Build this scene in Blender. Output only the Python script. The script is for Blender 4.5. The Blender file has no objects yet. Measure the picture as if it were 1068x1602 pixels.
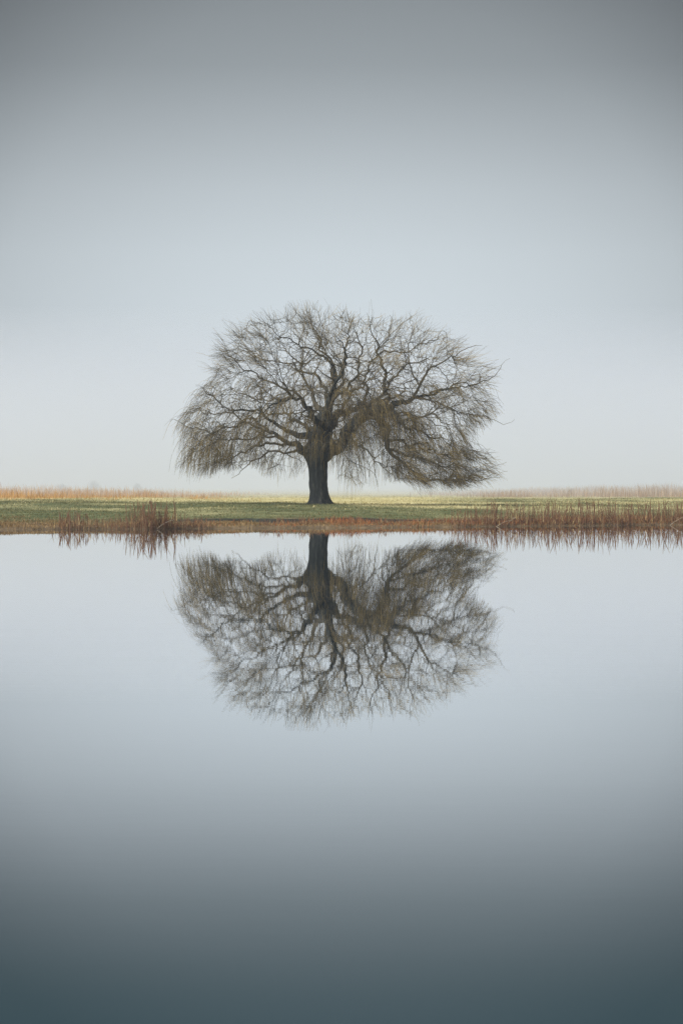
import bpy, math, random
import numpy as np
from mathutils import Vector, kdtree

rng = np.random.default_rng(11)
random.seed(5)
scene = bpy.context.scene
col = scene.collection
R = math.radians

# ------------------------------------------------------------------ camera
cam_data = bpy.data.cameras.new("camera")
cam = bpy.data.objects.new("camera", cam_data)
col.objects.link(cam)
scene.camera = cam
CAM_H = 1.5
F = 3782.0                      # focal length in pixels of the 1068 x 1602 photograph
HX, HY = 534.0, 755.0           # principal column, horizon row
cam_data.sensor_width = 36
cam_data.lens = 36 * F / 1602
cam_data.shift_y = -(801 - HY) / 1602
cam_data.clip_start = 0.1
cam_data.clip_end = 6000
cam.location = (0, 0, CAM_H)
cam.rotation_euler = (R(90), 0, 0)

# ------------------------------------------------------------------ sky, sun, exposure
SUN_EL, SUN_AZ = 40.0, -118.0   # degrees; azimuth from +Y (behind the tree) towards +X
world = bpy.data.worlds.new("World")
scene.world = world
world.use_nodes = True
nt = world.node_tree
nt.nodes.clear()


def N(tree, typ, **kw):
    n = tree.nodes.new(typ)
    for k, v in kw.items():
        setattr(n, k, v)
    return n


def ramp(node, stops):
    cr = node.color_ramp
    while len(cr.elements) < len(stops):
        cr.elements.new(0.5)
    for e, (p, c) in zip(cr.elements, stops):
        e.position = p
        e.color = (*c, 1) if len(c) == 3 else c


tc = N(nt, "ShaderNodeTexCoord")
sep = N(nt, "ShaderNodeSeparateXYZ")
nt.links.new(tc.outputs["Generated"], sep.inputs[0])
mr = N(nt, "ShaderNodeMapRange")
mr.inputs["From Min"].default_value = 0.0
mr.inputs["From Max"].default_value = 0.5
nt.links.new(sep.outputs["Z"], mr.inputs["Value"])
cr = N(nt, "ShaderNodeValToRGB")
cr.color_ramp.interpolation = 'LINEAR'


def el(deg):
    return math.sin(R(deg)) / 0.5


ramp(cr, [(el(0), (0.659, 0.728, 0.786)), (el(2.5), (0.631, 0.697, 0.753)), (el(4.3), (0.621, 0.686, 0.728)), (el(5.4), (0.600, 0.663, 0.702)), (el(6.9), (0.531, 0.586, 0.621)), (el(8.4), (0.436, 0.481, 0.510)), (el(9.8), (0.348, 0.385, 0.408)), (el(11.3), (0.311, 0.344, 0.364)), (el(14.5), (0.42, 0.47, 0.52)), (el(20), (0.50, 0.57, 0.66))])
nt.links.new(mr.outputs["Result"], cr.inputs["Fac"])
sky = N(nt, "ShaderNodeTexSky", sky_type='NISHITA', sun_disc=False)
sky.sun_elevation = R(SUN_EL)
sky.sun_rotation = R(SUN_AZ)
sky.air_density = 1.0
sky.dust_density = 1.0
bg1 = N(nt, "ShaderNodeBackground")          # overcast layer
bg1.inputs["Strength"].default_value = 1.0
bg2 = N(nt, "ShaderNodeBackground")          # a little clear sky through it
bg2.inputs["Strength"].default_value = 0.002
addn = N(nt, "ShaderNodeAddShader")
wo = N(nt, "ShaderNodeOutputWorld")
# vignette painted into the sky colour, darkening outward from low behind the tree
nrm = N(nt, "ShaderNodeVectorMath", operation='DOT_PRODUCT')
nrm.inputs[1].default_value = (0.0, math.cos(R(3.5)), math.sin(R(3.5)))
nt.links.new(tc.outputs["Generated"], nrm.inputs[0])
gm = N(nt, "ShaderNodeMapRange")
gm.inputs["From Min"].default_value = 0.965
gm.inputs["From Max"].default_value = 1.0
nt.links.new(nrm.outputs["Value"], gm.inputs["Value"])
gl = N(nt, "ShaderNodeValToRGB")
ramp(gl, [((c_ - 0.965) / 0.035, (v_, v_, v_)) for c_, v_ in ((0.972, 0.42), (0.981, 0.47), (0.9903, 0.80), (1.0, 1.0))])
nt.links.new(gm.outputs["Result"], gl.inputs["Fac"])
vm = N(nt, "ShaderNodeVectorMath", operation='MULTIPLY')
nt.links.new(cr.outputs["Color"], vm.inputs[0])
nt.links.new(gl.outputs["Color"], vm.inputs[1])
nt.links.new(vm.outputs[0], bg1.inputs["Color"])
nt.links.new(sky.outputs["Color"], bg2.inputs["Color"])
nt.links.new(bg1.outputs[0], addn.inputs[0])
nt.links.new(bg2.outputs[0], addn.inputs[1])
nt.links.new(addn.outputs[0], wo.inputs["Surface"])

sun_d = bpy.data.lights.new("sun", 'SUN')
sun_d.energy = 5.0
sun_d.angle = R(24)
sun_d.color = (1.0, 0.985, 0.97)
sun = bpy.data.objects.new("sun", sun_d)
col.objects.link(sun)
sd = Vector((math.sin(R(SUN_AZ)) * math.cos(R(SUN_EL)), math.cos(R(SUN_AZ)) * math.cos(R(SUN_EL)), math.sin(R(SUN_EL))))
sun.rotation_euler = sd.to_track_quat('Z', 'Y').to_euler()
sun.location = sd * 300

vs = scene.view_settings
vs.view_transform = 'Standard'
vs.look = 'None'
vs.exposure = 0.0
vs.gamma = 1.0
vs.use_curve_mapping = False
scene.render.engine = 'CYCLES'
cy = scene.cycles
cy.max_bounces = 8
cy.diffuse_bounces = 2
cy.glossy_bounces = 3
cy.transmission_bounces = 2
cy.volume_bounces = 6
cy.transparent_max_bounces = 6
cy.use_denoising = True
cy.denoising_prefilter = "NONE"
cy.use_adaptive_sampling = False
scene.render.film_transparent = False


# ------------------------------------------------------------------ helpers
def px(x, y, D):
    """a point of the photograph at distance D, as world coordinates"""
    return ((x - HX) * D / F, D, CAM_H - (y - HY) * D / F)


def link(o, parent=None):
    col.objects.link(o)
    if parent is not None:
        o.parent = parent
    return o


def tag(o, label=None, cat=None, group=None, kind=None):
    if label: o["label"] = label
    if cat: o["category"] = cat
    if group: o["group"] = group
    if kind: o["kind"] = kind
    return o


def empty(name, loc):
    o = bpy.data.objects.new(name, None)
    o.empty_display_size = 0.3
    o.location = loc
    return link(o)


def mesh_np(name, verts, faces, mats, attrs=None, smooth=True):
    """verts (V,3), faces (n,3) or (n,4) arrays -> mesh"""
    me = bpy.data.meshes.new(name)
    verts = np.ascontiguousarray(verts, dtype=np.float32)
    if not isinstance(faces, list):
        faces = [faces]
    nl = sum(f.size for f in faces)
    nf = sum(len(f) for f in faces)
    me.vertices.add(len(verts))
    me.vertices.foreach_set("co", verts.ravel())
    me.loops.add(nl)
    me.loops.foreach_set("vertex_index", np.concatenate([f.ravel() for f in faces]).astype(np.int32))
    me.polygons.add(nf)
    tot = np.concatenate([np.full(len(f), f.shape[1]) for f in faces]).astype(np.int32)
    st = np.concatenate([[0], np.cumsum(tot)[:-1]]).astype(np.int32)
    me.polygons.foreach_set("loop_start", st)
    me.polygons.foreach_set("loop_total", tot)
    me.polygons.foreach_set("use_smooth", np.full(nf, smooth))
    for k, v in (attrs or {}).items():
        a = me.attributes.new(k, 'FLOAT', 'POINT')
        a.data.foreach_set("value", np.ascontiguousarray(v, dtype=np.float32))
    me.update(calc_edges=True)
    for m in (mats if isinstance(mats, (list, tuple)) else [mats]):
        me.materials.append(m)
    return me


def mobj(name, me, parent=None):
    return link(bpy.data.objects.new(name, me), parent)


def tubes(P, rad, sides):
    """P (T,n,3) paths of equal length, rad (T,n) -> verts, faces"""
    P = np.asarray(P, float)
    T, n, _ = P.shape
    tan = np.gradient(P, axis=1)
    tan /= np.linalg.norm(tan, axis=2, keepdims=True) + 1e-9
    ref = np.where(np.abs(tan[..., 1:2]) < 0.9, np.array([0, 1.0, 0]), np.array([1.0, 0, 0]))
    a = np.cross(tan, ref)
    a /= np.linalg.norm(a, axis=2, keepdims=True) + 1e-9
    b = np.cross(tan, a)
    ang = np.arange(sides) * 2 * np.pi / sides
    V = (P[:, :, None, :] + rad[:, :, None, None] *
         (a[:, :, None, :] * np.cos(ang)[None, None, :, None] + b[:, :, None, :] * np.sin(ang)[None, None, :, None]))
    idx = np.arange(T * n * sides).reshape(T, n, sides)
    nx = np.roll(idx, -1, axis=2)
    q = np.stack([idx[:, :-1], nx[:, :-1], nx[:, 1:], idx[:, 1:]], -1).reshape(-1, 4)
    return V.reshape(-1, 3), q


def catmull(pts, step):
    pts = np.asarray(pts, float)
    e = np.vstack([2 * pts[0] - pts[1], pts, 2 * pts[-1] - pts[-2]])
    out = []
    for i in range(1, len(e) - 2):
        p0, p1, p2, p3 = e[i - 1], e[i], e[i + 1], e[i + 2]
        m = max(2, int(np.linalg.norm((p2 - p1)[:3]) / step))
        t = np.linspace(0, 1, m, endpoint=False)[:, None]
        out.append(0.5 * ((2 * p1) + (-p0 + p2) * t + (2 * p0 - 5 * p1 + 4 * p2 - p3) * t ** 2 + (-p0 + 3 * p1 - 3 * p2 + p3) * t ** 3))
    out.append(pts[-1:])
    return np.vstack(out)


_g = rng.random((64, 64))


def noise2(x, y):
    """smooth value noise on a lattice, 0..1"""
    x = np.asarray(x, float); y = np.asarray(y, float)
    xi = np.floor(x).astype(int); yi = np.floor(y).astype(int)
    fx = x - xi; fy = y - yi
    fx = fx * fx * (3 - 2 * fx); fy = fy * fy * (3 - 2 * fy)
    g = lambda i, j: _g[i % 64, j % 64]
    return ((g(xi, yi) * (1 - fx) + g(xi + 1, yi) * fx) * (1 - fy) + (g(xi, yi + 1) * (1 - fx) + g(xi + 1, yi + 1) * fx) * fy)


def sstep(a, b, x):
    t = np.clip((np.asarray(x, float) - a) / (b - a), 0, 1)
    return t * t * (3 - 2 * t)


# ------------------------------------------------------------------ materials
def new_mat(name):
    m = bpy.data.materials.new(name)
    m.use_nodes = True
    return m, m.node_tree, m.node_tree.nodes["Principled BSDF"]


def blade_mat(name, stops, rough=0.75, transl=0.0, noise_scale=None):
    """colour picked at random for each blade / twig / stem, with some patchiness"""
    m, t, p = new_mat(name)
    g = N(t, "ShaderNodeNewGeometry")
    r = N(t, "ShaderNodeValToRGB")
    ramp(r, stops)
    fac = g.outputs["Random Per Island"]
    if noise_scale:
        tcn = N(t, "ShaderNodeTexCoord")
        no = N(t, "ShaderNodeTexNoise")
        no.inputs["Scale"].default_value = noise_scale
        t.links.new(tcn.outputs["Object"], no.inputs["Vector"])
        mx = N(t, "ShaderNodeMix", data_type='FLOAT')
        mx.inputs["Factor"].default_value = 0.45
        t.links.new(fac, mx.inputs["A"])
        t.links.new(no.outputs["Fac"], mx.inputs["B"])
        fac = mx.outputs["Result"]
    t.links.new(fac, r.inputs["Fac"])
    t.links.new(r.outputs["Color"], p.inputs["Base Color"])
    p.inputs["Roughness"].default_value = rough
    p.inputs["Specular IOR Level"].default_value = 0.25
    if transl:
        tr = N(t, "ShaderNodeBsdfTranslucent")
        t.links.new(r.outputs["Color"], tr.inputs["Color"])
        mxs = N(t, "ShaderNodeMixShader")
        mxs.inputs["Fac"].default_value = transl
        out = t.nodes["Material Output"]
        t.links.new(p.outputs[0], mxs.inputs[1])
        t.links.new(tr.outputs[0], mxs.inputs[2])
        t.links.new(mxs.outputs[0], out.inputs["Surface"])
    return m


def bark_mat(name, dark, mid, light, scale, bump):
    m, t, p = new_mat(name)
    tcn = N(t, "ShaderNodeTexCoord")
    mp = N(t, "ShaderNodeMapping")
    mp.inputs["Scale"].default_value = (1, 1, 0.22)
    t.links.new(tcn.outputs["Object"], mp.inputs["Vector"])
    no = N(t, "ShaderNodeTexNoise")
    no.inputs["Scale"].default_value = scale
    no.inputs["Detail"].default_value = 6
    no.inputs["Roughness"].default_value = 0.65
    t.links.new(mp.outputs["Vector"], no.inputs["Vector"])
    r = N(t, "ShaderNodeValToRGB")
    ramp(r, [(0.32, dark), (0.55, mid), (0.75, light)])
    t.links.new(no.outputs["Fac"], r.inputs["Fac"])
    t.links.new(r.outputs["Color"], p.inputs["Base Color"])
    b = N(t, "ShaderNodeBump")
    b.inputs["Strength"].default_value = bump
    b.inputs["Distance"].default_value = 0.12
    t.links.new(no.outputs["Fac"], b.inputs["Height"])
    t.links.new(b.outputs["Normal"], p.inputs["Normal"])
    p.inputs["Roughness"].default_value = 0.85
    p.inputs["Specular IOR Level"].default_value = 0.3
    return m


M_BARK = bark_mat("bark", (0.018, 0.022, 0.02), (0.042, 0.048, 0.043), (0.15, 0.14, 0.11), 7.0, 1.0)
M_BRANCH = bark_mat("branch_bark", (0.045, 0.044, 0.036), (0.105, 0.092, 0.062), (0.24, 0.18, 0.095), 5.0, 0.4)
M_TWIG = blade_mat("twig", [(0.0, (0.045, 0.042, 0.035)), (0.42, (0.095, 0.085, 0.055)), (0.54, (0.25, 0.185, 0.075)),
                            (0.75, (0.46, 0.325, 0.105)), (1.0, (0.54, 0.41, 0.17))], 0.7, 0.15, 0.8)
M_TURF = blade_mat("turf", [(0.0, (0.085, 0.10, 0.04)), (0.4, (0.145, 0.155, 0.06)), (0.6, (0.24, 0.215, 0.09)),
                            (1.0, (0.46, 0.36, 0.17))], 0.8, 0.3, 0.6)
M_STRAW = blade_mat("straw", [(0.0, (0.325, 0.300, 0.125)), (0.5, (0.575, 0.500, 0.250)), (1.0, (0.775, 0.675, 0.413))], 0.8, 0.3, 0.15)
M_OCHRE = blade_mat("ochre_grass", [(0.0, (0.345, 0.184, 0.069)), (0.5, (0.598, 0.333, 0.127)), (1.0, (0.759, 0.506, 0.230))], 0.8, 0.3, 0.2)
M_BEIGE = blade_mat("beige_grass", [(0.0, (0.287, 0.172, 0.103)), (0.5, (0.483, 0.322, 0.196)), (1.0, (0.690, 0.494, 0.276))], 0.8, 0.3, 0.2)
M_SEDGE = blade_mat("sedge", [(0.0, (0.16, 0.06, 0.026)), (0.4, (0.42, 0.15, 0.055)), (0.75, (0.58, 0.25, 0.09)),
                              (1.0, (0.70, 0.44, 0.18))], 0.75, 0.35, 0.5)
M_BANK = blade_mat("bank_grass", [(0.0, (0.12, 0.085, 0.04)), (0.5, (0.33, 0.21, 0.09)), (1.0, (0.58, 0.42, 0.20))], 0.8, 0.3, 0.6)
M_REED = blade_mat("reed_stem", [(0.0, (0.07, 0.04, 0.03)), (0.35, (0.22, 0.115, 0.07)), (0.8, (0.39, 0.215, 0.115)),
                                 (1.0, (0.55, 0.38, 0.22))], 0.7, 0.35)
M_LEAF = blade_mat("reed_leaf", [(0.0, (0.208, 0.091, 0.046)), (0.6, (0.390, 0.208, 0.091)), (1.0, (0.624, 0.468, 0.221))], 0.75, 0.25)
M_PALE = blade_mat("pale_reed", [(0.0, (0.42, 0.33, 0.22)), (1.0, (0.5, 0.40, 0.28))], 0.7)


# ------------------------------------------------------------------ terrain
def shore(X):
    """distance of the far waterline for a given X"""
    X = np.asarray(X, float)
    base = np.interp(X, [-150, -40, -10.9, -4, 0, 4.5, 12.1, 40, 150], [70, 75, 76.9, 78.8, 80.0, 82.2, 85.6, 90, 96])
    return base + 0.55 * (noise2(X * 0.35 + 3.3, X * 0 + 1.7) - 0.5) + 0.3 * (noise2(X * 1.3 + 9.1, X * 0 + 5.2) - 0.5)


def inland(X, Y):
    X = np.asarray(X, float); Y = np.asarray(Y, float)
    return np.maximum(np.maximum(Y - shore(X), np.abs(X) - 140), -60 - Y)


def crest(X):
    """where the green bank gives way to the pale field"""
    return np.interp(X, [-60, -14, -9, -0.4, 4.1, 9, 60], [160, 150, 138, 111.5, 99, 96, 100])


def ledge(X, Y):
    """window and inland distance of the little eroded step in the bank below the willow"""
    X = np.asarray(X, float); Y = np.asarray(Y, float)
    win = sstep(-9, -3, X) * (1 - sstep(5.5, 8.5, X))
    s = inland(X, Y) + 1.6 * (noise2(X * 0.55 + 2, X * 0 + 4) - 0.5) + 0.5 * (noise2(X * 2.1 + 2, X * 0 + 14) - 0.5)
    return win, s


def height(X, Y):
    s = inland(X, Y)
    z = np.interp(s, [-60, -8, -0.0, 0.25, 1.2, 6, 15, 32, 60], [-1.4, -1.0, -0.02, 0.06, 0.10, 0.23, 0.37, 0.50, 0.50])
    c = crest(np.asarray(X, float))
    z = z - 0.10 * sstep(0, 18, np.asarray(Y) - c) * sstep(20, 40, s)
    win, sl = ledge(X, Y)
    z = z - 0.09 * win * (1 - sstep(5.0, 5.35, sl)) * sstep(1.0, 3.5, sl)
    z = z + sstep(0.3, 6, s) * (0.10 * (noise2(np.asarray(X) * 0.22, np.asarray(Y) * 0.10) - 0.5) + 0.04 * (noise2(np.asarray(X) * 0.9, np.asarray(Y) * 0.5) - 0.5) + 0.07 * (noise2(np.asarray(X) * 1.9 + 4, np.asarray(Y) * 1.1) - 0.5) * sstep(4, 8, s))
    return z


xs = np.unique(np.concatenate([np.linspace(-2600, -160, 14), np.linspace(-160, -30, 40), np.linspace(-30, 30, 200), np.linspace(30, 160, 40), np.linspace(160, 2600, 14)]))
ys = np.unique(np.concatenate([np.linspace(-700, -60, 8), np.linspace(-60, 70, 20), np.linspace(70, 92, 150), np.linspace(92, 170, 130), np.linspace(170, 420, 60), np.linspace(420, 2600, 20)]))
GX, GY = np.meshgrid(xs, ys)
GZ = height(GX, GY)
nx_, ny_ = len(xs), len(ys)
gi = np.arange(nx_ * ny_).reshape(ny_, nx_)
gf = np.stack([gi[:-1, :-1], gi[:-1, 1:], gi[1:, 1:], gi[1:, :-1]], -1).reshape(-1, 4)


def dryness(X, Y):
    """0 = green turf, 1 = pale straw"""
    X = np.asarray(X, float); Y = np.asarray(Y, float)
    n = noise2(X * 0.25, Y * 0.05) - 0.5
    wide = 3 + 26 * (1 - sstep(-9, -4, X))
    d = np.clip((Y - crest(X) + 6 * n + wide) / (wide + 5), 0, 1)
    d = d * d * (3 - 2 * d)
    right_green = sstep(4.5, 8, X + 2 * n) * sstep(80, 85, Y) * (1 - sstep(165, 185, Y))
    d = d * (1 - 0.6 * right_green)
    return np.clip(d + 0.95 * (noise2(X * 0.4 + 7, Y * 0.23 + 3) - 0.40) * sstep(82, 92, Y) * (1 - 0.7 * sstep(-7, -3, X) * (1 - sstep(2, 5, X))), 0, 1)


def make_ground_mat():
    m, t, p = new_mat("ground")
    at = N(t, "ShaderNodeAttribute", attribute_name="dry")
    am = N(t, "ShaderNodeAttribute", attribute_name="mud")
    tcn = N(t, "ShaderNodeTexCoord")
    no = N(t, "ShaderNodeTexNoise")
    no.inputs["Scale"].default_value = 1.3
    no.inputs["Detail"].default_value = 8
    no.inputs["Roughness"].default_value = 0.7
    t.links.new(tcn.outputs["Object"], no.inputs["Vector"])
    g = N(t, "ShaderNodeValToRGB"); ramp(g, [(0.3, (0.065, 0.085, 0.035)), (0.52, (0.125, 0.145, 0.06)), (0.7, (0.25, 0.22, 0.10))])
    s = N(t, "ShaderNodeValToRGB"); ramp(s, [(0.3, (0.44, 0.39, 0.17)), (0.55, (0.64, 0.56, 0.28)), (0.75, (0.76, 0.67, 0.40))])
    b = N(t, "ShaderNodeValToRGB"); ramp(b, [(0.3, (0.07, 0.055, 0.035)), (0.55, (0.19, 0.135, 0.075)), (0.75, (0.34, 0.25, 0.14))])
    for q in (g, s, b):
        t.links.new(no.outputs["Fac"], q.inputs["Fac"])
    m1 = N(t, "ShaderNodeMix", data_type='RGBA')
    t.links.new(at.outputs["Fac"], m1.inputs["Factor"])
    t.links.new(g.outputs[0], m1.inputs["A"]); t.links.new(s.outputs[0], m1.inputs["B"])
    m2 = N(t, "ShaderNodeMix", data_type='RGBA')
    t.links.new(am.outputs["Fac"], m2.inputs["Factor"])
    t.links.new(m1.outputs["Result"], m2.inputs["A"]); t.links.new(b.outputs[0], m2.inputs["B"])
    ap = N(t, "ShaderNodeAttribute", attribute_name="peat")
    m3 = N(t, "ShaderNodeMix", data_type='RGBA')
    m3.inputs["B"].default_value = (0.03, 0.034, 0.026, 1)        # bare dark peat of the step
    t.links.new(ap.outputs["Fac"], m3.inputs["Factor"])
    t.links.new(m2.outputs["Result"], m3.inputs["A"])
    t.links.new(m3.outputs["Result"], p.inputs["Base Color"])
    bp = N(t, "ShaderNodeBump")
    bp.inputs["Strength"].default_value = 0.6
    bp.inputs["Distance"].default_value = 0.05
    t.links.new(no.outputs["Fac"], bp.inputs["Height"])
    t.links.new(bp.outputs["Normal"], p.inputs["Normal"])
    p.inputs["Roughness"].default_value = 0.95
    p.inputs["Specular IOR Level"].default_value = 0.15
    return m


lw, ls = ledge(GX, GY)
peat = lw * sstep(4.3, 4.8, ls) * (1 - sstep(5.35, 5.8, ls))
mud = 1 - sstep(1.0, 8.0, inland(GX, GY) + 5 * (noise2(GX * 0.6, GY * 0.5) - 0.5))
me = mesh_np("ground", np.stack([GX, GY, GZ], -1).reshape(-1, 3), gf, make_ground_mat(),
             {"dry": dryness(GX, GY).ravel(), "mud": mud.ravel(), "peat": peat.ravel()})
tag(mobj("ground", me), kind="structure")

# pond: one still sheet of water with slight ripples
def make_water_mat():
    m, t, p = new_mat("pond_water")
    t.nodes.remove(p)
    body = N(t, "ShaderNodeBsdfDiffuse")                  # murky water under the surface
    body.inputs["Color"].default_value = (0.011, 0.038, 0.047, 1)
    gloss = N(t, "ShaderNodeBsdfGlossy")
    gloss.inputs["Roughness"].default_value = 0.010
    gloss.inputs["Color"].default_value = (0.978, 0.985, 1.0, 1)
    fr = N(t, "ShaderNodeFresnel")
    fr.inputs["IOR"].default_value = 1.33
    fc = N(t, "ShaderNodeFloatCurve")
    cm = fc.mapping.curves[0]
    for q_, (a_, b_) in enumerate([(0.0, 0.0), (0.26, 0.20), (0.31, 0.35), (0.36, 0.52), (0.45, 0.76), (0.55, 0.89), (0.7, 0.93), (1.0, 0.97)]):
        if 0 < q_ < 7:
            cm.points.new(a_, b_)
        else:
            cm.points[0 if q_ == 0 else -1].location = (a_, b_)
    fc.mapping.update()
    t.links.new(fr.outputs[0], fc.inputs["Value"])
    ms = N(t, "ShaderNodeMixShader")
    t.links.new(fc.outputs[0], ms.inputs[0])
    t.links.new(body.outputs[0], ms.inputs[1])
    t.links.new(gloss.outputs[0], ms.inputs[2])
    t.links.new(ms.outputs[0], t.nodes["Material Output"].inputs["Surface"])
    tcn = N(t, "ShaderNodeTexCoord")
    mp = N(t, "ShaderNodeMapping")
    mp.inputs["Scale"].default_value = (0.35, 1.0, 1.0)
    t.links.new(tcn.outputs["Object"], mp.inputs["Vector"])
    n1 = N(t, "ShaderNodeTexNoise")
    n1.inputs["Scale"].default_value = 6.0
    n1.inputs["Detail"].default_value = 2
    n2 = N(t, "ShaderNodeTexNoise")
    n2.inputs["Scale"].default_value = 0.9
    n2.inputs["Detail"].default_value = 1
    t.links.new(mp.outputs[0], n1.inputs["Vector"])
    t.links.new(mp.outputs[0], n2.inputs["Vector"])
    ad = N(t, "ShaderNodeMath", operation='MULTIPLY_ADD')
    ad.inputs[1].default_value = 0.25
    t.links.new(n1.outputs["Fac"], ad.inputs[0])
    t.links.new(n2.outputs["Fac"], ad.inputs[2])
    b = N(t, "ShaderNodeBump")
    b.inputs["Strength"].default_value = 0.25
    b.inputs["Distance"].default_value = 0.0014
    t.links.new(ad.outputs[0], b.inputs["Height"])
    t.links.new(b.outputs["Normal"], gloss.inputs["Normal"])
    return m


wx = np.linspace(-142, 142, 30); wy = np.linspace(-62, 100, 20)
WX, WY = np.meshgrid(wx, wy)
wi = np.arange(600).reshape(20, 30)
wf = np.stack([wi[:-1, :-1], wi[:-1, 1:], wi[1:, 1:], wi[1:, :-1]], -1).reshape(-1, 4)
me = mesh_np("pond_water", np.stack([WX, WY, WX * 0], -1).reshape(-1, 3), wf, make_water_mat())
tag(mobj("pond_water", me), kind="structure")

# ------------------------------------------------------------------ the willow
TD = 112.0                       # distance of the trunk
SC = TD / F


def tp(x, y, d=0.0):
    return np.array([(x - HX) * SC, TD + d, CAM_H - (y - HY) * SC])


BASE = tp(500.5, 790)
root = empty("willow_tree", BASE)
tag(root, "large bare willow with wide drooping crown standing alone on the grassy bank", "tree")


def wobble(path, amp, freq, seed):
    n = len(path)
    t = np.arange(n) * freq
    env = np.minimum(1, np.minimum(np.arange(n), 6) / 6.0)[:, None]
    w = np.stack([noise2(t + seed, t * 0 + 1.5 + seed), noise2(t + seed, t * 0 + 11.5 + seed), noise2(t + seed, t * 0 + 21.5 + seed)], -1) - 0.5
    return path + w * amp * env


# trunk: lofted rings with flared, lobed foot and burred head
prof = [(500.5, 792.5, .70), (500.5, 789, .62), (500.2, 785, .53), (499.6, 779, .455), (498.8, 770, .415), (498, 758, .405), (497.6, 745, .41),
        (497.2, 733, .43), (496.6, 722, .49), (496.2, 710, .58), (497.5, 700, .57), (500.5, 692, .50), (503.5, 680, .47), (505.5, 668, .45),
        (507, 657, .42), (509, 648, .34), (511, 641, .22), (512, 636, .08)]
pp = np.array([[*tp(a, b), c] for a, b, c in prof])
pp = catmull(pp, 0.07)
SD = 28
th = np.arange(SD) * 2 * np.pi / SD
rings = []
for i, (x, y, z, r) in enumerate(pp):
    hgt = z - BASE[2]
    flare = max(0, 1 - hgt / 0.9)
    lob = 1 + 0.10 * flare * np.cos(5 * th + 0.7) + 0.05 * np.cos(3 * th + 1.1 + hgt * 0.6) + 0.05 * np.cos(9 * th + hgt * 1.3) * (1 - flare * 0.4)
    bur = 0.10 * (noise2(th * 2.2 + 4, th * 0 + hgt * 3.1) - 0.5) * 2 * (0.5 + sstep(2.0, 2.8, hgt)) + 0.05 * (noise2(th * 5, th * 0 + hgt * 5) - .5)
    rr = r * (lob + bur)
    rings.append(np.stack([x + rr * np.cos(th), y + 0.95 * rr * np.sin(th), np.full(SD, z)], -1))
V = np.array(rings)
nr = len(V)
vi = np.arange(nr * SD).reshape(nr, SD)
q = np.stack([vi[:-1], np.roll(vi, -1, 1)[:-1], np.roll(vi, -1, 1)[1:], vi[1:]], -1).reshape(-1, 4)
cap = vi[-1][None, :]
me = mesh_np("trunk", V.reshape(-1, 3) - BASE, [q, cap], M_BARK)
mobj("trunk", me, root)

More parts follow.
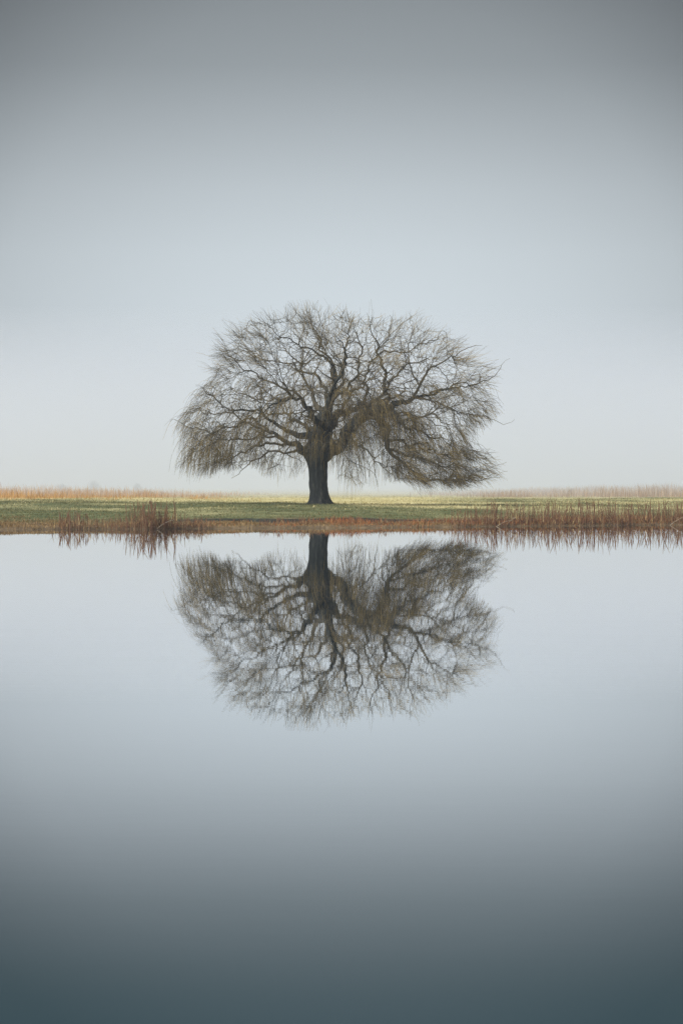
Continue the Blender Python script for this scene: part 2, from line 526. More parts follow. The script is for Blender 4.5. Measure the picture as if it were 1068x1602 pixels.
# main limbs, traced in elevation and given depth: (x, y, radius, depth)
LIMBS = [
    # right side
    [(506, 716, .30, 0), (525, 701, .27, 0), (540, 681, .26, -.1), (558, 663, .27, -.2), (572, 650, .27, -.2), (590, 642, .24, -.2), (606, 636, .20, -.1), (632, 626, .17, 0), (652, 621, .145, .2), (677, 614, .115, .3), (700, 610, .085, .4), (722, 604, .05, .6), (750, 603, .025, .9)],
    [(509, 658, .20, .2), (530, 650, .18, .4), (548, 643, .18, .5), (565, 638, .17, .5), (585, 632, .14, .6), (607, 624, .10, .9), (628, 610, .06, 1.4), (650, 585, .03, 2.0)],
    [(598, 640, .17, -.1), (606, 620, .14, -.2), (601, 597, .13, -.3), (594, 574, .12, -.3), (588, 557, .10, -.3), (591, 540, .07, -.4), (582, 520, .045, -.6), (576, 498, .018, -.8)],
    [(645, 622, .12, .1), (656, 606, .12, 0), (659, 597, .11, -.1), (666, 581, .09, -.2), (688, 572, .065, -.4), (711, 558, .045, -.6), (735, 546, .026, -.8), (758, 541, .01, -1)],
    [(672, 615, .09, .3), (700, 606, .075, .5), (722, 600, .058, .7), (753, 598, .042, .9), (773, 586, .028, 1.0), (789, 572, .016, 1.1), (800, 560, .006, 1.2)],
    [(648, 622, .09, .2), (690, 634, .07, -.4), (720, 648, .05, -.8), (753, 657, .033, -1.1), (778, 661, .018, -1.3), (801, 654, .006, -1.5)],
    [(588, 648, .20, -.2), (600, 670, .20, -.4), (607, 695, .17, -.6), (614, 716, .14, -.8), (630, 731, .115, -.9), (650, 743, .09, -1), (680, 750, .07, -1), (717, 750, .05, -1.1), (748, 755, .03, -1.2), (772, 749, .015, -1.3), (788, 736, .006, -1.4)],
    [(604, 640, .13, -.1), (622, 655, .11, .2), (640, 667, .09, .5), (665, 676, .07, .8), (690, 686, .045, 1.0), (705, 700, .028, 1.2), (715, 716, .012, 1.4)],
    [(656, 606, .08, 0), (648, 588, .07, .1), (644, 565, .058, .2), (642, 540, .042, .3), (641, 515, .026, .3), (640, 489, .008, .4)],
    [(588, 557, .08, -.3), (612, 548, .065, -.6), (640, 551, .05, -1), (668, 535, .034, -1.3), (692, 520, .015, -1.6)],
    [(611, 703, .12, -.6), (640, 712, .10, -1.3), (670, 722, .08, -1.9), (700, 729, .058, -2.3), (730, 735, .038, -2.5), (760, 734, .02, -2.6), (784, 724, .007, -2.6)],
    [(605, 688, .12, -.4), (640, 692, .09, .5), (680, 706, .06, 1.3), (715, 713, .036, 1.9), (746, 704, .014, 2.3)],
    [(558, 662, .13, -.2), (556, 690, .09, -1.2), (570, 705, .07, -2.0), (590, 720, .05, -2.6), (612, 735, .02, -3)],
    # centre, upward
    [(507, 655, .26, 0), (514, 638, .21, .1), (522, 612, .17, .1), (523, 586, .14, .1), (516, 570, .12, 0), (503, 558, .095, -.1), (486, 545, .07, -.2), (460, 534, .05, -.4), (430, 518, .03, -.5), (388, 500, .008, -.7)],
    [(512, 628, .15, .1), (503, 598, .13, .4), (492, 584, .11, .6), (478, 578, .09, .8), (455, 570, .07, 1.1), (430, 560, .05, 1.4), (400, 550, .03, 1.6), (368, 534, .01, 1.9)],
    [(520, 592, .12, .1), (512, 560, .085, .3), (500, 530, .06, .5), (490, 505, .036, .6), (481, 480, .01, .7)],
    [(517, 635, .17, .1), (530, 602, .13, .3), (535, 575, .10, .6), (540, 545, .075, .8), (548, 520, .05, 1.0), (556, 490, .014, 1.2)],
    [(519, 628, .14, 0), (545, 605, .11, -.5), (560, 585, .09, -.8), (566, 560, .07, -1.1), (560, 530, .045, -1.3), (541, 498, .012, -1.5)],
    [(563, 645, .14, .4), (572, 615, .11, 1.1), (570, 590, .09, 1.7), (580, 565, .07, 2.1), (600, 530, .045, 2.5), (616, 498, .012, 2.8)],
    # left side
    [(500, 662, .18, 0), (484, 642, .15, .1), (474, 622, .125, .2), (455, 608, .10, .2), (433, 602, .08, .2), (397, 582, .058, .3), (365, 566, .036, .3), (336, 539, .009, .4)],
    [(500, 690, .24, -.1), (478, 679, .20, -.3), (460, 682, .17, -.4), (446, 672, .15, -.4), (420, 655, .12, -.5), (405, 647, .10, -.5), (376, 646, .08, -.6), (355, 638, .06, -.6), (329, 617, .036, -.7), (308, 606, .01, -.8)],
    [(492, 712, .28, -.1), (470, 699, .20, -.3), (455, 692, .17, -.2), (443, 686, .15, -.1), (420, 672, .12, .1), (395, 664, .10, .3), (376, 663, .08, .4), (337, 672, .055, .6), (300, 667, .03, .7), (267, 655, .008, .8)],
    [(458, 693, .14, -.2), (440, 693, .12, -.6), (418, 691, .10, -1), (395, 698, .08, -1.3), (381, 705, .06, -1.5), (355, 720, .036, -1.7), (328, 736, .01, -1.9)],
    [(476, 704, .14, -.2), (449, 706, .10, .4), (431, 706, .09, .8), (410, 714, .07, 1.1), (397, 723, .05, 1.3), (376, 737, .028, 1.5), (360, 744, .01, 1.6)],
    [(443, 686, .11, -.1), (410, 681, .08, -1), (370, 686, .06, -1.7), (330, 696, .038, -2.1), (297, 713, .018, -2.3), (283, 733, .007, -2.4)],
    [(420, 672, .10, .1), (390, 655, .08, .9), (350, 647, .055, 1.5), (312, 640, .03, 1.9), (286, 641, .008, 2.2)],
    [(474, 622, .09, .2), (450, 626, .07, 1), (415, 621, .05, 1.6), (370, 611, .028, 2.1), (324, 601, .008, 2.5)],
    [(489, 710, .24, .05), (484, 701, .24, -.05), (482.5, 696, .20, -.08), (482, 693, .05, -.08)],
    # limbs that run mostly towards or away from the water
    [(505, 690, .24, -.2), (498, 665, .19, -1.1), (480, 640, .14, -2.1), (455, 628, .10, -3.0), (430, 640, .06, -3.9), (410, 665, .02, -4.6)],
    [(507, 670, .24, -.2), (515, 640, .18, -1.2), (530, 600, .13, -2.3), (540, 570, .09, -3.2), (535, 545, .05, -4.0), (520, 530, .015, -4.6)],
    [(508, 675, .22, .2), (500, 640, .18, 1.3), (485, 605, .13, 2.3), (470, 570, .09, 3.2), (450, 545, .05, 3.9), (425, 530, .015, 4.4)],
    [(508, 680, .22, .3), (525, 650, .17, 1.5), (545, 620, .12, 2.7), (565, 600, .08, 3.7), (590, 590, .045, 4.4), (620, 590, .012, 5.0)],
    [(560, 661, .17, -.3), (575, 640, .14, -1.3), (600, 610, .11, -2.3), (625, 585, .08, -3.1), (650, 570, .045, -3.8), (680, 568, .012, -4.4)],
    [(500, 695, .20, .2), (485, 672, .16, 1.2), (460, 655, .12, 2.2), (430, 645, .085, 3.0), (395, 650, .05, 3.7), (360, 670, .015, 4.2)],
    [(570, 650, .15, 0), (595, 648, .12, 1.3), (630, 645, .085, 2.4), (665, 650, .055, 3.2), (700, 668, .03, 3.8), (725, 690, .01, 4.2)],
    [(575, 652, .15, -.3), (600, 655, .12, -1.5), (630, 655, .09, -2.5), (665, 655, .06, -3.3), (700, 662, .03, -3.9), (730, 680, .01, -4.2)],
    [(506, 705, .16, -.4), (515, 695, .12, -1.4), (525, 690, .09, -2.4), (535, 700, .055, -3.3), (545, 725, .02, -3.9)],
]
nodes_p, nodes_t, nodes_r, nodes_l = [], [], [], []      # all wood so far: position, tangent, radius, limb
limb_objs = []
for li, L in enumerate(LIMBS):
    P = np.array([[*tp(x, y, d), r] for x, y, r, d in L])
    P = catmull(P, 0.14)
    path, rad = P[:, :3], np.maximum(P[:, 3] * (0.54 + 0.46 * sstep(0.12, 0.24, P[:, 3])), 0.005)
    amp = 0.0 if len(L) == 4 else 0.36
    path = wobble(path, amp, 0.35, li * 3.7) ; path = wobble(path, amp * .4, 1.1, li * 1.3 + 40)
    v, f = tubes(path[None], rad[None] * (1 + 0.10 * (noise2(np.arange(len(rad)) * .8, np.full(len(rad), li * 2.0)) - .5))[None], 9)
    me = mesh_np("limb", v - BASE, f, M_BARK if L[0][2] > 0.235 else M_BRANCH)
    limb_objs.append(mobj("limb", me, root))
    tan = np.gradient(path, axis=0)
    tan /= np.linalg.norm(tan, axis=1, keepdims=True)
    k0 = 0 if len(L) == 4 else min(8, len(path) // 3)
    if len(L) == 4:
        continue
    nodes_p.append(path[k0:]); nodes_t.append(tan[k0:]); nodes_r.append(rad[k0:]); nodes_l.append(np.full(len(path) - k0, li))
nodes_p = np.vstack(nodes_p); nodes_t = np.vstack(nodes_t); nodes_r = np.concatenate(nodes_r); nodes_l = np.concatenate(nodes_l)

SIL = np.array([(268, 655), (300, 610), (316, 600), (322, 562), (336, 538), (380, 504), (395, 497), (440, 488), (481, 477), (520, 483), (560, 486), (600, 491), (640, 489),
                (690, 514), (730, 546), (757, 563), (776, 575), (778, 597), (776, 625), (780, 650), (760, 666), (736, 684), (746, 698), (772, 708), (790, 735), (777, 755),
                (740, 768), (690, 763), (640, 766), (600, 757), (560, 766), (520, 757), (514, 735), (482, 733), (470, 749), (430, 743), (390, 738), (340, 743), (295, 739), (272, 731), (279, 690)], float)


def inside(x, y, poly=SIL):
    c = np.zeros(np.shape(x), bool)
    j = len(poly) - 1
    for i in range(len(poly)):
        xi, yi = poly[i]; xj, yj = poly[j]
        hit = ((yi > y) != (yj > y)) & (x < (xj - xi) * (y - yi) / (yj - yi + 1e-12) + xi)
        c ^= hit
        j = i
    return c


def to_px(P):
    """elevation of the crown in drawing units"""
    return P[..., 0] / SC + HX, (CAM_H - P[..., 2]) / SC + HY


def depth_half(x, y):
    u = np.clip(1 - ((x - 525) / 275.0) ** 2, 0.04, 1)
    v = np.clip(1 - np.abs((y - 655) / 190.0) ** 2.5, 0.05, 1)
    return 5.8 * np.sqrt(u * v)


def sample_crown(n, shrink):
    out = []
    c = np.array([525, 640])
    poly = c + (SIL - c) * shrink
    while len(out) < n:
        x = rng.uniform(265, 805, n * 2); y = rng.uniform(475, 770, n * 2)
        k = inside(x, y, poly)
        x, y = x[k], y[k]
        # hollow space under the crown beside the trunk
        keep = rng.random(len(x)) < np.where((y > 700) & (x > 440) & (x < 600), 0.35, 1.0)
        x, y = x[keep], y[keep]
        d = rng.uniform(-1, 1, len(x)) * depth_half(x, y)
        out.extend(np.stack([(x - HX) * SC, TD + d, CAM_H - (y - HY) * SC], -1))
    return np.array(out[:n])


CEN = tp(512, 655)


def field(P):
    """preferred growth direction and droop at a place in the crown"""
    x, y = to_px(P)
    out = P - CEN
    out = out / (np.linalg.norm(out, axis=-1, keepdims=True) + 1e-6)
    hang = sstep(560, 700, y) * 0.75 + 0.12
    hang = np.where((x < 470) & (y > 585), np.maximum(hang, 0.55), hang)
    hang = np.where((x > 470) & (x < 630) & (y > 625), 0.9, hang)
    lowr = (x > 625) & (y > 700)
    hang = np.where(lowr, 0.12, hang)
    hang = np.where((x > 650) & (y <= 700) & (y > 600), 0.5, hang)
    up = sstep(600, 500, y)
    d = out.copy()
    d[..., 2] += 0.35 * up
    d[..., 0] += np.where(lowr, 0.8, 0) + np.where(x < 430, -0.25, 0)
    d /= np.linalg.norm(d, axis=-1, keepdims=True) + 1e-6
    return d, hang


def grow(targets, n_pts, r_tip, r_ratio, maxlen, wob, seed):
    """connect each target to the best wood node with a curved path; returns paths, radii, limb ids"""
    global nodes_p, nodes_t, nodes_r, nodes_l
    kd = kdtree.KDTree(len(nodes_p))
    for i, p in enumerate(nodes_p):
        kd.insert(p, i)
    kd.balance()
    paths, rads, ids = [], [], []
    D_, _h = field(targets)
    for k, t in enumerate(targets):
        best = None
        for co, i, d in kd.find_n(t, 24):
            if d < 0.2 or d > maxlen:
                continue
            dirn = (t - nodes_p[i]) / d
            cst = d * (1.9 - 0.9 * float(dirn @ nodes_t[i])) + (0.25 if dirn @ D_[k] < 0 else 0)
            if best is None or cst < best[0]:
                best = (cst, i, d, dirn)
        if best is None:
            continue
        _, i, d, dirn = best
        t0 = nodes_t[i] * 0.75 + dirn * 0.5
        t1 = dirn * 0.6 + D_[k] * 0.8 - np.array([0, 0, _h[k] * 0.8])
        t0 *= d / np.linalg.norm(t0); t1 *= d / np.linalg.norm(t1)
        s = np.linspace(0, 1, n_pts)[:, None]
        P = (2 * s**3 - 3 * s**2 + 1) * nodes_p[i] + (s**3 - 2 * s**2 + s) * t0 + (-2 * s**3 + 3 * s**2) * t + (s**3 - s**2) * t1
        jit = rng.normal(0, wob * d, (n_pts, 3)); jit[0] = 0
        P = P + jit * np.sin(np.pi * np.minimum(s, 0.8))
        r0 = min(nodes_r[i] * r_ratio, 0.012 + 0.022 * d)
        r0 = max(r0, r_tip * 1.15)
        paths.append(P); rads.append(r0 + (r_tip - r0) * s[:, 0] ** 0.8); ids.append(nodes_l[i])
    paths = np.array(paths); rads = np.array(rads); ids = np.array(ids)
    tan = np.gradient(paths, axis=1); tan /= np.linalg.norm(tan, axis=2, keepdims=True)
    nodes_p = np.vstack([nodes_p, paths[:, 2:].reshape(-1, 3)])
    nodes_t = np.vstack([nodes_t, tan[:, 2:].reshape(-1, 3)])
    nodes_r = np.concatenate([nodes_r, rads[:, 2:].ravel()])
    nodes_l = np.concatenate([nodes_l, np.repeat(ids, n_pts - 2)])
    return paths, rads, ids


def twig_mesh(name, paths, rads, sides, mat):
    v, f = tubes(paths, rads, sides)
    return mesh_np(name, v - BASE, f, mat)


# single branches (up to 300, each its own piece)
b1, r1, i1 = grow(sample_crown(296, 0.90), 12, 0.010, 0.55, 3.2, 0.02, 1)
for P, rr, li in zip(b1, r1, i1):
    mobj("branch", twig_mesh("branch", P[None], rr[None], 6, M_BRANCH), limb_objs[li])
# finer wood, joined per limb
b2, r2, i2 = grow(sample_crown(1500, 0.93), 9, 0.0065, 0.6, 2.2, 0.026, 2)
b3, r3, i3 = grow(sample_crown(2700, 0.96), 7, 0.0050, 0.7, 1.5, 0.03, 3)


# the dark tangle of old shoots over the head of the trunk and the right-hand fork
hx = rng.uniform(478, 665, 620); hy = rng.uniform(585, 692, 620)
hk = ((hx - 565) / 95) ** 2 + ((hy - 640) / 55) ** 2 < 1
hx, hy = hx[hk], hy[hk]
ht = np.stack([(hx - HX) * SC, TD + rng.normal(0, 1.3, len(hx)), CAM_H - (hy - HY) * SC], -1)
b4, r4, i4 = grow(ht, 8, 0.007, 0.5, 1.6, 0.035, 4)


# hanging and reaching twigs
def twigs(n, length, pick, hang_add=0.0, step_n=7, r0=0.0055, r1_=0.0028, wild=0.0, turn=0.11):
    k = rng.choice(len(nodes_p), n, p=pick / pick.sum())
    p = nodes_p[k] + rng.normal(0, 0.02, (n, 3))
    d, h = field(p)
    h = np.clip(h + hang_add + rng.normal(0, 0.12, n), 0, 1)
    L = length * rng.uniform(0.45, 1.25, n) * (0.8 + 0.5 * h)
    dv = d * 0.9 + nodes_t[k] * 0.8 + rng.normal(0, 0.45, (n, 3))
    dv /= np.linalg.norm(dv, axis=1, keepdims=True)
    pts = [p]
    for s in range(step_n - 1):
        grav = np.zeros((n, 3)); grav[:, 2] = -1
        dv = dv + grav * (h * 0.75)[:, None] + rng.normal(0, turn, (n, 3)) + (d * (0.12 * (1 - h))[:, None])
        dv /= np.linalg.norm(dv, axis=1, keepdims=True)
        p = p + dv * (L / (step_n - 1))[:, None]
        pts.append(p)
    P = np.stack(pts, 1)
    x, y = to_px(P)
    jx = rng.normal(0, 5, (n, 1)) + 26 * (noise2(x / 21 + 5, y / 21) - 0.5)
    jy = rng.normal(0, 5, (n, 1)) + 30 * (noise2(x / 19 + 15, y / 19 + 9) - 0.5)
    cx, cy_ = 525.0, 640.0
    ok = inside(cx + (x + jx - cx) * (1 - wild), cy_ + (y + jy - cy_) * (1 - wild))
    dep = np.abs(P[..., 1] - TD) < depth_half(x, y) + 0.9
    ok &= dep
    first_bad = np.where(ok.all(1), step_n, np.argmin(ok, 1))
    keep = first_bad >= 3
    P, fb, k = P[keep], first_bad[keep], k[keep]
    # shorten those that leave the crown
    frac = (np.minimum(fb, step_n) - 1) / (step_n - 1)
    u = np.linspace(0, 1, step_n)[None] * frac[:, None] * (step_n - 1)
    i0 = np.minimum(np.floor(u).astype(int), step_n - 2)
    w = (u - i0)[..., None]
    ar = np.arange(len(P))[:, None]
    P = P[ar, i0] * (1 - w) + P[ar, i0 + 1] * w
    rad = np.linspace(1, 0, step_n)[None] * (r0 - r1_) + r1_
    rad = np.repeat(rad, len(P), 0) * rng.uniform(0.75, 1.25, (len(P), 1))
    return P, rad, nodes_l[k]


nxp, nyp = to_px(nodes_p)
thin = (nodes_r < 0.06).astype(float)
base_pick = thin * np.clip(0.006 / np.maximum(nodes_r, 0.004), 0.2, 1.5)
lowr_w = 1 + 0.6 * ((nxp > 620) & (nyp > 690))
def airy(k_):
    return (~inside(525 + (nxp - 525) * k_, 655 + (nyp - 655) * k_)).astype(float)


low_sweep = (nxp > 620) & (nyp > 695)
open_edge = np.where(low_sweep, 1.0, (1 - 0.30 * airy(1.12)) * (1 - 0.30 * airy(1.3)))
gappy = 0.35 + 1.3 * sstep(0.25, 0.65, noise2(nxp / 34 + 3, nyp / 30 + 8))
open_edge = open_edge * gappy
under_trunk = np.where((nyp > 690) & (nxp > 440) & (nxp < 600), 0.6, 1.0)
tw1 = twigs(13000, 0.9, base_pick * lowr_w * under_trunk * open_edge)
# brown shoots that hang about the head of the trunk and the heavy right limbs
head = ((nxp > 480) & (nxp < 625) & (nyp > 620) & (nyp < 705)).astype(float) * np.clip(nodes_r * 8, 0.1, 1)
tw2 = twigs(850, 0.75, head, 0.2)
curtain = ((nyp > 600) & ((nxp < 470) | (nxp > 520))).astype(float) * thin
tw3 = twigs(3200, 1.2, curtain * lowr_w * gappy, 0.25, r0=0.005)

# long wisps that reach out of the crown
edge = 1.0 * (~inside(525 + (nxp - 525) * 1.22, 640 + (nyp - 640) * 1.22)) * thin
tw4 = twigs(1700, 1.35, edge, -0.12, r0=0.0062, wild=0.03, turn=0.12)

for li, lo in enumerate(limb_objs):
    parts = []
    for (P, rr, ids, sides) in ((b2, r2, i2, 4), (b3, r3, i3, 4), (b4, r4, i4, 4)):
        s = ids == li
        if s.any():
            parts.append(tubes(P[s], rr[s], sides))
    if parts:
        off = 0; vv = []; ff = []
        for v, f in parts:
            vv.append(v); ff.append(f + off); off += len(v)
        o = mobj("branchlets", mesh_np("branchlets", np.vstack(vv) - BASE, np.vstack(ff), M_BRANCH), lo)
        o["kind"] = "stuff"
    parts = []
    for (P, rr, ids) in (tw1, tw2, tw3, tw4):
        s = ids == li
        if s.any():
            parts.append(tubes(P[s], rr[s], 3))
    if parts:
        off = 0; vv = []; ff = []
        for v, f in parts:
            vv.append(v); ff.append(f + off); off += len(v)
        o = mobj("twigs", mesh_np("twigs", np.vstack(vv) - BASE, np.vstack(ff), M_TWIG), lo)
        o["kind"] = "stuff"


# ------------------------------------------------------------------ grass
def blades(X, Y, h, w, lean, mat, name, zoff=-0.01, bend=True):
    """one bent blade per point; h, w arrays"""
    n = len(X)
    Z = height(X, Y) + zoff
    a = rng.uniform(0, 2 * np.pi, n)
    # blade width direction and lean direction
    wd = np.stack([np.cos(a), np.sin(a), np.zeros(n)], -1) * (w / 2)[:, None]
    b = rng.uniform(0, 2 * np.pi, n)
    ld = np.stack([np.cos(b), np.sin(b), np.zeros(n)], -1) * (lean * rng.uniform(0.2, 1.0, n) * h)[:, None]
    base = np.stack([X, Y, Z], -1)
    mid = base + ld * 0.35; mid[:, 2] += h * 0.6
    tip = base + ld; tip[:, 2] += h * rng.uniform(0.85, 1.0, n)
    V = np.stack([base - wd, base + wd, mid + wd * 0.7, mid - wd * 0.7, tip], 1).reshape(-1, 3)
    i = np.arange(n)[:, None] * 5
    return mesh_np(name, V, [i + np.array([[0, 1, 2, 3]]), i + np.array([[3, 2, 4]])], mat)


def scatter(n, dmin, dmax, pxa, pxb, power=1.0):
    """points on the ground seen between two columns of the picture (with a margin), denser far where asked"""
    D = (dmin ** power + (dmax ** power - dmin ** power) * rng.random(n)) ** (1 / power)
    x = rng.uniform(pxa, pxb, n)
    return (x - HX) * D / F, D


def stuff(name, me, label, cat):
    return tag(mobj(name, me), label, cat, kind="stuff")


# short green turf
X, Y = scatter(150000, 79, 165, -150, 1220)
s = inland(X, Y); d = dryness(X, Y)
lw, ls = ledge(X, Y)
edge_ = 0.6 + 7.5 * noise2(X * .7, Y * .5) * (0.55 + 0.45 * (1 - sstep(-9, -4, X))) + rng.normal(0, .8, len(X))
k = (s > edge_) & ((lw < .4) | (ls > 5.5)) & (rng.random(len(X)) > d * 1.05)
X, Y = X[k], Y[k]
n = len(X)
clump = noise2(X * 1.4, Y * 0.8)
stuff("turf_grass", blades(X, Y, rng.uniform(.03, .07, n) * (0.6 + clump), rng.uniform(.012, .03, n), 0.9, M_TURF, "turf_grass"),
      "short green turf covering the bank around the willow's foot", "grass")
# pale straw field behind
X, Y = scatter(110000, 96, 330, -150, 1220, 0.6)
d = dryness(X, Y)
k = rng.random(len(X)) < d
X, Y = X[k], Y[k]; n = len(X)
stuff("straw_grass", blades(X, Y, rng.uniform(.03, .10, n) * (0.5 + noise2(X * .5, Y * .2)), rng.uniform(.02, .05, n), 0.8, M_STRAW, "straw_grass"),
      "pale straw-coloured grass of the field behind the willow", "grass")
# tall ochre grass on the left, beyond the green
X, Y = scatter(40000, 136, 240, -220, 460)
xp = X * F / Y + HX
dens = np.clip(1.1 - sstep(120, 430, xp) + 0.5 * (noise2(X * .7, Y * .12) - .5), 0, 1) * (1 - sstep(320, 440, xp)) * sstep(-6, 40, Y - 145 + 50 * (noise2(X * .45, Y * .05) - .5))
k = rng.random(len(X)) < dens
X, Y, xp = X[k], Y[k], xp[k]; n = len(X)
hh = (.16 + .5 * rng.random(n) ** 2.2) * (0.45 + 1.1 * noise2(X * .5 + 2, Y * .1)) * (1.15 - 0.6 * sstep(60, 380, xp)) * (0.45 + 0.75 * sstep(140, 185, Y))
tall = (rng.random(n) < .015) & (Y > 165)
hh = np.where(tall, rng.uniform(.6, 1.15, n) * (1.1 - 0.5 * sstep(60, 420, xp)), hh)
stuff("ochre_grass", blades(X, Y, hh, rng.uniform(.02, .045, n), 0.35, M_OCHRE, "ochre_grass"), "tall ochre dead grass in a band across the left of the field", "grass")
# tall beige grass on the right
X, Y = scatter(42000, 176, 290, 640, 1260)
xp = X * F / Y + HX
k = rng.random(len(X)) < np.clip(sstep(650, 860, xp) + 0.6 * (noise2(X * .6, Y * .07) - .5), 0, 1) * (0.35 + 0.65 * sstep(172, 215, Y + 40 * (noise2(X * .4 + 3, Y * .05) - .5)))
X, Y, xp = X[k], Y[k], xp[k]; n = len(X)
hh = (.2 + .62 * rng.random(n) ** 2) * (0.5 + 0.9 * noise2(X * .45 + 8, Y * .08)) * (0.72 + 0.6 * sstep(700, 1068, xp))
hh = np.where(rng.random(n) < .008, hh + rng.uniform(.1, .4, n), hh)
stuff("beige_grass", blades(X, Y, hh, rng.uniform(.022, .05, n), 0.3, M_BEIGE, "beige_grass"), "tall pinkish beige grass in mist across the right of the field", "grass")
# brown dead grass along the waterline
X, Y = scatter(110000, 75, 94, -150, 1220)
s = inland(X, Y)
lw, ls = ledge(X, Y)
k = (s > 0.03) & (s < 1.5 + 9 * noise2(X * .6 + 5, Y * .5) * (0.5 + 0.5 * (1 - sstep(-9, -4, X))) + rng.normal(0, 1.0, len(X))) & ((lw < .4) | (ls < 4.3)) & (rng.random(len(X)) < 0.9)
X, Y = X[k], Y[k]; n = len(X)
stuff("bank_grass", blades(X, Y, rng.uniform(.04, .13, n) * (0.4 + 1.1 * noise2(X * .9, Y * .7)), rng.uniform(.012, .028, n), 1.0, M_BANK, "bank_grass"),
      "brown withered grass fringing the far waterline", "grass")
# low rusty sedge below the tree
X, Y = scatter(26000, 76, 90, 250, 1200)
s = inland(X, Y); xp = X * F / Y + HX
lump = noise2(X * 1.1 + 3, Y * .5)
k = (s > 0.05) & (s < 4.5) & (rng.random(len(X)) < sstep(.25, .6, lump) * np.interp(xp, [250, 330, 400, 440, 700, 1200], [.1, .15, .5, 1, 1, .8]))
X, Y, lump = X[k], Y[k], lump[k]; n = len(X)
stuff("rusty_sedge", blades(X, Y, rng.uniform(.08, .26, n) * (0.5 + lump) * (0.55 + 0.45 * sstep(0, 2.5, inland(X, Y))) * (0.7 + 0.6 * rng.random(n) ** 3), rng.uniform(.012, .024, n), 0.45, M_SEDGE, "rusty_sedge"),
      "low rust-red sedge at the water's edge below the willow", "sedge")


# ------------------------------------------------------------------ reeds
def stem_path(h, lean, az, n=5):
    t = np.linspace(0, 1, n)
    r = h * lean * t ** 1.6
    return np.stack([r * math.cos(az), r * math.sin(az), t * h * (1 - 0.3 * lean ** 2)], -1)


def make_clump_meshes(seed, n_single, n_fill, h, rx, ry, leaf_n):
    """meshes of one kind of clump: single stems, finer stalks, dry leaves"""
    r = random.Random(seed)
    singles = []
    for _ in range(n_single):
        P = stem_path(h * r.uniform(.8, 1.15), r.choice([.05, .08, .12, .2, .35]), r.uniform(0, 6.28))
        P = P + np.array([r.gauss(0, rx * .5), r.gauss(0, ry * .5), -0.06])
        rad = np.array([.0095, .0085, .0075, .008, .003]) * r.uniform(.8, 1.25)
        if r.random() < .4:
            rad[3] *= 1.7
        v, f = tubes(P[None], rad[None], 5)
        singles.append(mesh_np("stem", v, f, M_REED))
    Ps, Rs = [], []
    for _ in range(n_fill):
        P = stem_path(h * r.uniform(.35, .95), abs(r.gauss(0, .16)), r.uniform(0, 6.28))
        if r.random() < .3:                                     # snapped: the top folds over
            k_ = r.choice([2, 3])
            a_ = r.uniform(0, 6.28)
            for m_ in range(k_ + 1, 5):
                e_ = (m_ - k_) * h * r.uniform(.06, .13)
                P[m_] = P[k_] + np.array([math.cos(a_) * e_, math.sin(a_) * e_, -e_ * r.uniform(-.3, .9)])
        Ps.append(P + np.array([r.gauss(0, rx * .55), r.gauss(0, ry * .6), -0.06]))
        Rs.append(np.array([.0065, .006, .005, .004, .002]) * r.uniform(.7, 1.3))
    v, f = tubes(np.array(Ps), np.array(Rs), 3)
    fill = mesh_np("stalks", v, f, M_REED)
    # leaves: flat bent strips
    V = []; Fq = []; 
    for i in range(leaf_n):
        P = stem_path(h * r.uniform(.25, .6), r.uniform(.2, .9), r.uniform(0, 6.28), 4)
        P = P + np.array([r.gauss(0, rx * .55), r.gauss(0, ry * .6), r.uniform(-.03, .25 * h)])
        a = r.uniform(0, 6.28); w = np.array([math.cos(a), math.sin(a), 0]) * r.uniform(.006, .012)
        b0 = len(V)
        for j, p in enumerate(P):
            ww = w * (1 - j / 3.6)
            V += [p - ww, p + ww]
        Fq += [[b0 + 2 * j, b0 + 2 * j + 1, b0 + 2 * j + 3, b0 + 2 * j + 2] for j in range(3)]
    leaves = mesh_np("leaves", np.array(V), np.array(Fq), M_LEAF)
    return singles, fill, leaves


KINDS = {
    "tall": [make_clump_meshes(100 + i, 9, 27, .78, .42, .8, 34) for i in range(5)],
    "dense": [make_clump_meshes(200 + i, 9, 32, .86, .34, .6, 40) for i in range(3)],
    "sparse": [make_clump_meshes(300 + i, 7, 14, .58, .34, .5, 22) for i in range(3)],
    "short": [make_clump_meshes(400 + i, 6, 30, .42, .36, .6, 50) for i in range(4)],
}
used = {}


def clump(kind, pxx, s_off, scale, label, group):
    D = float(shore((pxx - HX) * 80 / F)) + s_off
    X = (pxx - HX) * D / F
    D = float(shore(X)) + s_off
    z = float(height(np.array([X]), np.array([D]))[0])
    t = empty("reed_clump", (X, D, max(z, -0.15)))
    t.rotation_euler = (0, 0, random.choice([0, math.pi]) + random.uniform(-.4, .4))
    t.scale = (scale * random.uniform(.9, 1.1), scale, scale * random.uniform(.88, 1.12))
    tag(t, label, "reeds", group)
    c = used.get(kind, 0); used[kind] = c + 1
    singles, fill, leaves = KINDS[kind][c % len(KINDS[kind])]
    for m in singles:
        mobj("stem", m, t)
    mobj("stalks", fill, t)["kind"] = "stuff"
    mobj("leaves", leaves, t)["kind"] = "stuff"
    return t


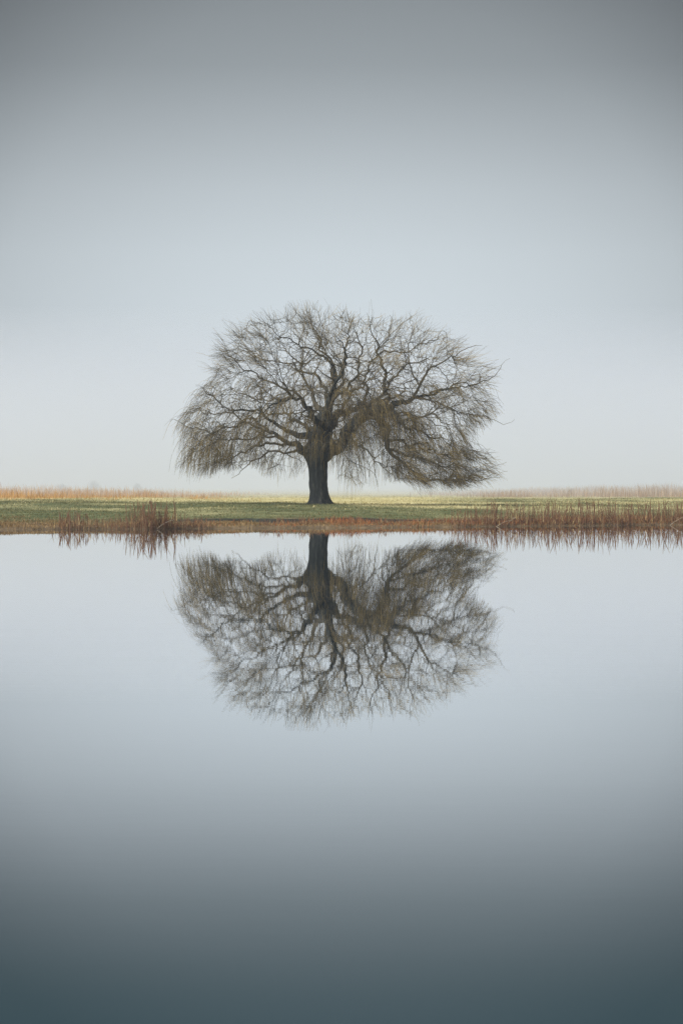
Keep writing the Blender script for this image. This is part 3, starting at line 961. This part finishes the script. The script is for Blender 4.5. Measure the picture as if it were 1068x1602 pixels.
ORD = ["first", "second", "third", "fourth", "fifth", "sixth", "seventh", "eighth", "ninth", "tenth", "eleventh", "twelfth", "thirteenth", "fourteenth",
       "fifteenth", "sixteenth", "seventeenth", "eighteenth", "nineteenth", "twentieth", "twenty-first", "twenty-second", "twenty-third", "twenty-fourth", "twenty-fifth", "twenty-sixth",
       "twenty-seventh", "twenty-eighth", "twenty-ninth", "thirtieth"]
G1 = "reeds on the left part of the far bank"
for i, (x, sc_) in enumerate([(97, .95), (108, 1.1), (122, 1.15), (133, 1.0)]):
    clump("sparse", x, .15, sc_, f"sparse dark leaning reeds at the waterline near the left edge, {ORD[i]} from the left", G1)
for i, x in enumerate([152, 168, 184, 198]):
    clump("sparse", x, .2, .72, f"low thin reed tuft between the two larger left reed groups, {ORD[i]} from the left", G1)
for i, (x, sc_) in enumerate([(213, 1.02), (226, 1.1), (238, 1.12), (250, 1.05)]):
    clump("dense", x, .25, sc_, f"tall dense rust-brown reeds left of the willow, {ORD[i]} of four from the left", G1)
for i, (x, sc_) in enumerate([(262, .95), (275, .8), (290, .72), (304, .8), (318, .7)]):
    clump("tall" if i == 0 else "short", x, .25, sc_ * (1.0 if i == 0 else 1.3), f"thinning brown reeds right of the tall dense left stand, {ORD[i]} from that stand", G1)
G2 = "low rusty reed tufts below the willow"
for i, x in enumerate([412, 437, 452, 478, 500, 521, 540, 556, 579, 600, 628, 652, 672, 694]):
    clump("short", x, 1.0 + .6 * (i % 3), (.55, .75, .6, .8)[i % 4], f"low rust-red reed tuft on the waterline under the willow's crown, {ORD[i]} from the left", G2)
G3 = "reed bed along the right part of the far bank"
xr = 716.0
i = 0
while xr < 1090:
    clump("tall" if i % 4 else "dense", xr, .2 + .8 * ((i * 7) % 5) / 4, (.85, .95, 1.0, .92, 1.02)[i % 5] * float(np.interp(xr, [700, 760, 1068], [.75, .95, 1.08])),
          f"tall red-brown reeds in the right-hand bed, {ORD[i]} clump counting from the willow", G3)
    xr += random.uniform(11, 15.5)
    i += 1


# pale broken reeds lying slantwise
def fallen(x0, dz0, x1, dz1, label):
    D = float(shore((x0 - HX) * 80 / F)) - 0.1
    a = np.array(px(x0, 0, D)); b = np.array(px(x1, 0, D))
    b[1] += 0.25
    a[2], b[2] = dz0, dz1
    t = np.linspace(0, 1, 6)[:, None]
    P = a + (b - a) * t
    P[:, 2] += 0.05 * np.sin(np.pi * t[:, 0])
    org = a.copy()
    v, f = tubes((P - org)[None], np.array([[.012, .011, .010, .009, .007, .004]]), 5)
    o = mobj("broken_reed", mesh_np("broken_reed", v, f, M_PALE))
    o.location = org
    tag(o, label, "reed", "pale broken reeds at the waterline")


fallen(246, .02, 272, .30, "pale broken reed slanting up rightwards beside the tall left reeds")
fallen(775, -.02, 802, .22, "pale bent reed rising from the water near the start of the right bed")
fallen(806, .30, 790, -.02, "pale bent reed leaning leftwards into the water in the right bed")
fallen(1046, -.02, 1078, .34, "pale broken reed slanting up at the right edge of the bed")

# ------------------------------------------------------------------ faint bushes far out in the mist
M_FARBUSH = blade_mat("far_bush", [(0.0, (0.04, 0.04, 0.03)), (1.0, (0.12, 0.10, 0.06))], 0.9)


def far_bush(x, D, w, h, label):
    X = (x - HX) * D / F
    z = float(height(np.array([X]), np.array([D]))[0])
    t = empty("bush", (X, D, z))
    tag(t, label, "bush", "bushes far out in the mist")
    n = 420
    a = rng.uniform(0, 6.28, n); e = rng.uniform(0.15, 1.0, n); sp = rng.uniform(.3, 1, n) ** .6
    u = np.linspace(0, 1, 5)[None, :, None]
    end = np.stack([np.cos(a) * w * np.cos(e * 1.5) * sp, np.sin(a) * w * np.cos(e * 1.5) * sp, h * np.sin(e * 1.57) * sp], -1)
    P = end[:, None, :] * u + rng.normal(0, .05, (n, 5, 3)) * u
    v, f = tubes(P, np.linspace(.02, .006, 5)[None] * np.ones((n, 1)), 3)
    mobj("twigs", mesh_np("twigs", v, f, M_FARBUSH), t)["kind"] = "stuff"
    v, f = tubes(np.array([[[0, 0, -.1], [0.02, 0, h * .2], [0.05, .02, h * .45]]]), np.array([[.09, .07, .03]]), 6)
    mobj("stem", mesh_np("stem", v, f, M_FARBUSH), t)


far_bush(97, 292, 1.0, 1.0, "faint bush far out in the mist above the leaning left reeds")
far_bush(147, 300, 1.2, 1.5, "faint taller bush far out in the mist left of the tall left reeds")
far_bush(215, 305, 0.8, 1.1, "faint small bush far out in the mist above the tall left reeds")


# ------------------------------------------------------------------ air
def air_box(name, lo, hi, density, color, aniso):
    v = np.array([(x, y, z) for x in (lo[0], hi[0]) for y in (lo[1], hi[1]) for z in (lo[2], hi[2])], float)
    f = np.array([(0, 1, 3, 2), (4, 6, 7, 5), (0, 4, 5, 1), (2, 3, 7, 6), (0, 2, 6, 4), (1, 5, 7, 3)])
    m = bpy.data.materials.new(name)
    m.use_nodes = True
    m.node_tree.nodes.clear()
    out = N(m.node_tree, "ShaderNodeOutputMaterial")
    p = N(m.node_tree, "ShaderNodeVolumePrincipled")
    p.inputs["Color"].default_value = (*color, 1)
    p.inputs["Density"].default_value = density
    p.inputs["Anisotropy"].default_value = aniso
    m.node_tree.links.new(p.outputs[0], out.inputs["Volume"])
    return tag(mobj(name, mesh_np(name, v, f, m, smooth=False)), kind="stuff")


HAZE = (0.818, 0.876, 1.0)
tag(air_box("haze", (-2700, -800, -2.5), (2700, 2700, 14.0), 0.00045, HAZE, 0.0), "thin pale haze over the pond and field", "haze")
tag(air_box("fog_bank", (-2650, 165, -2.2), (2650, 2650, 13.6), 0.014, HAZE, 0.0), "pale bank of fog hiding the far end of the field", "fog")
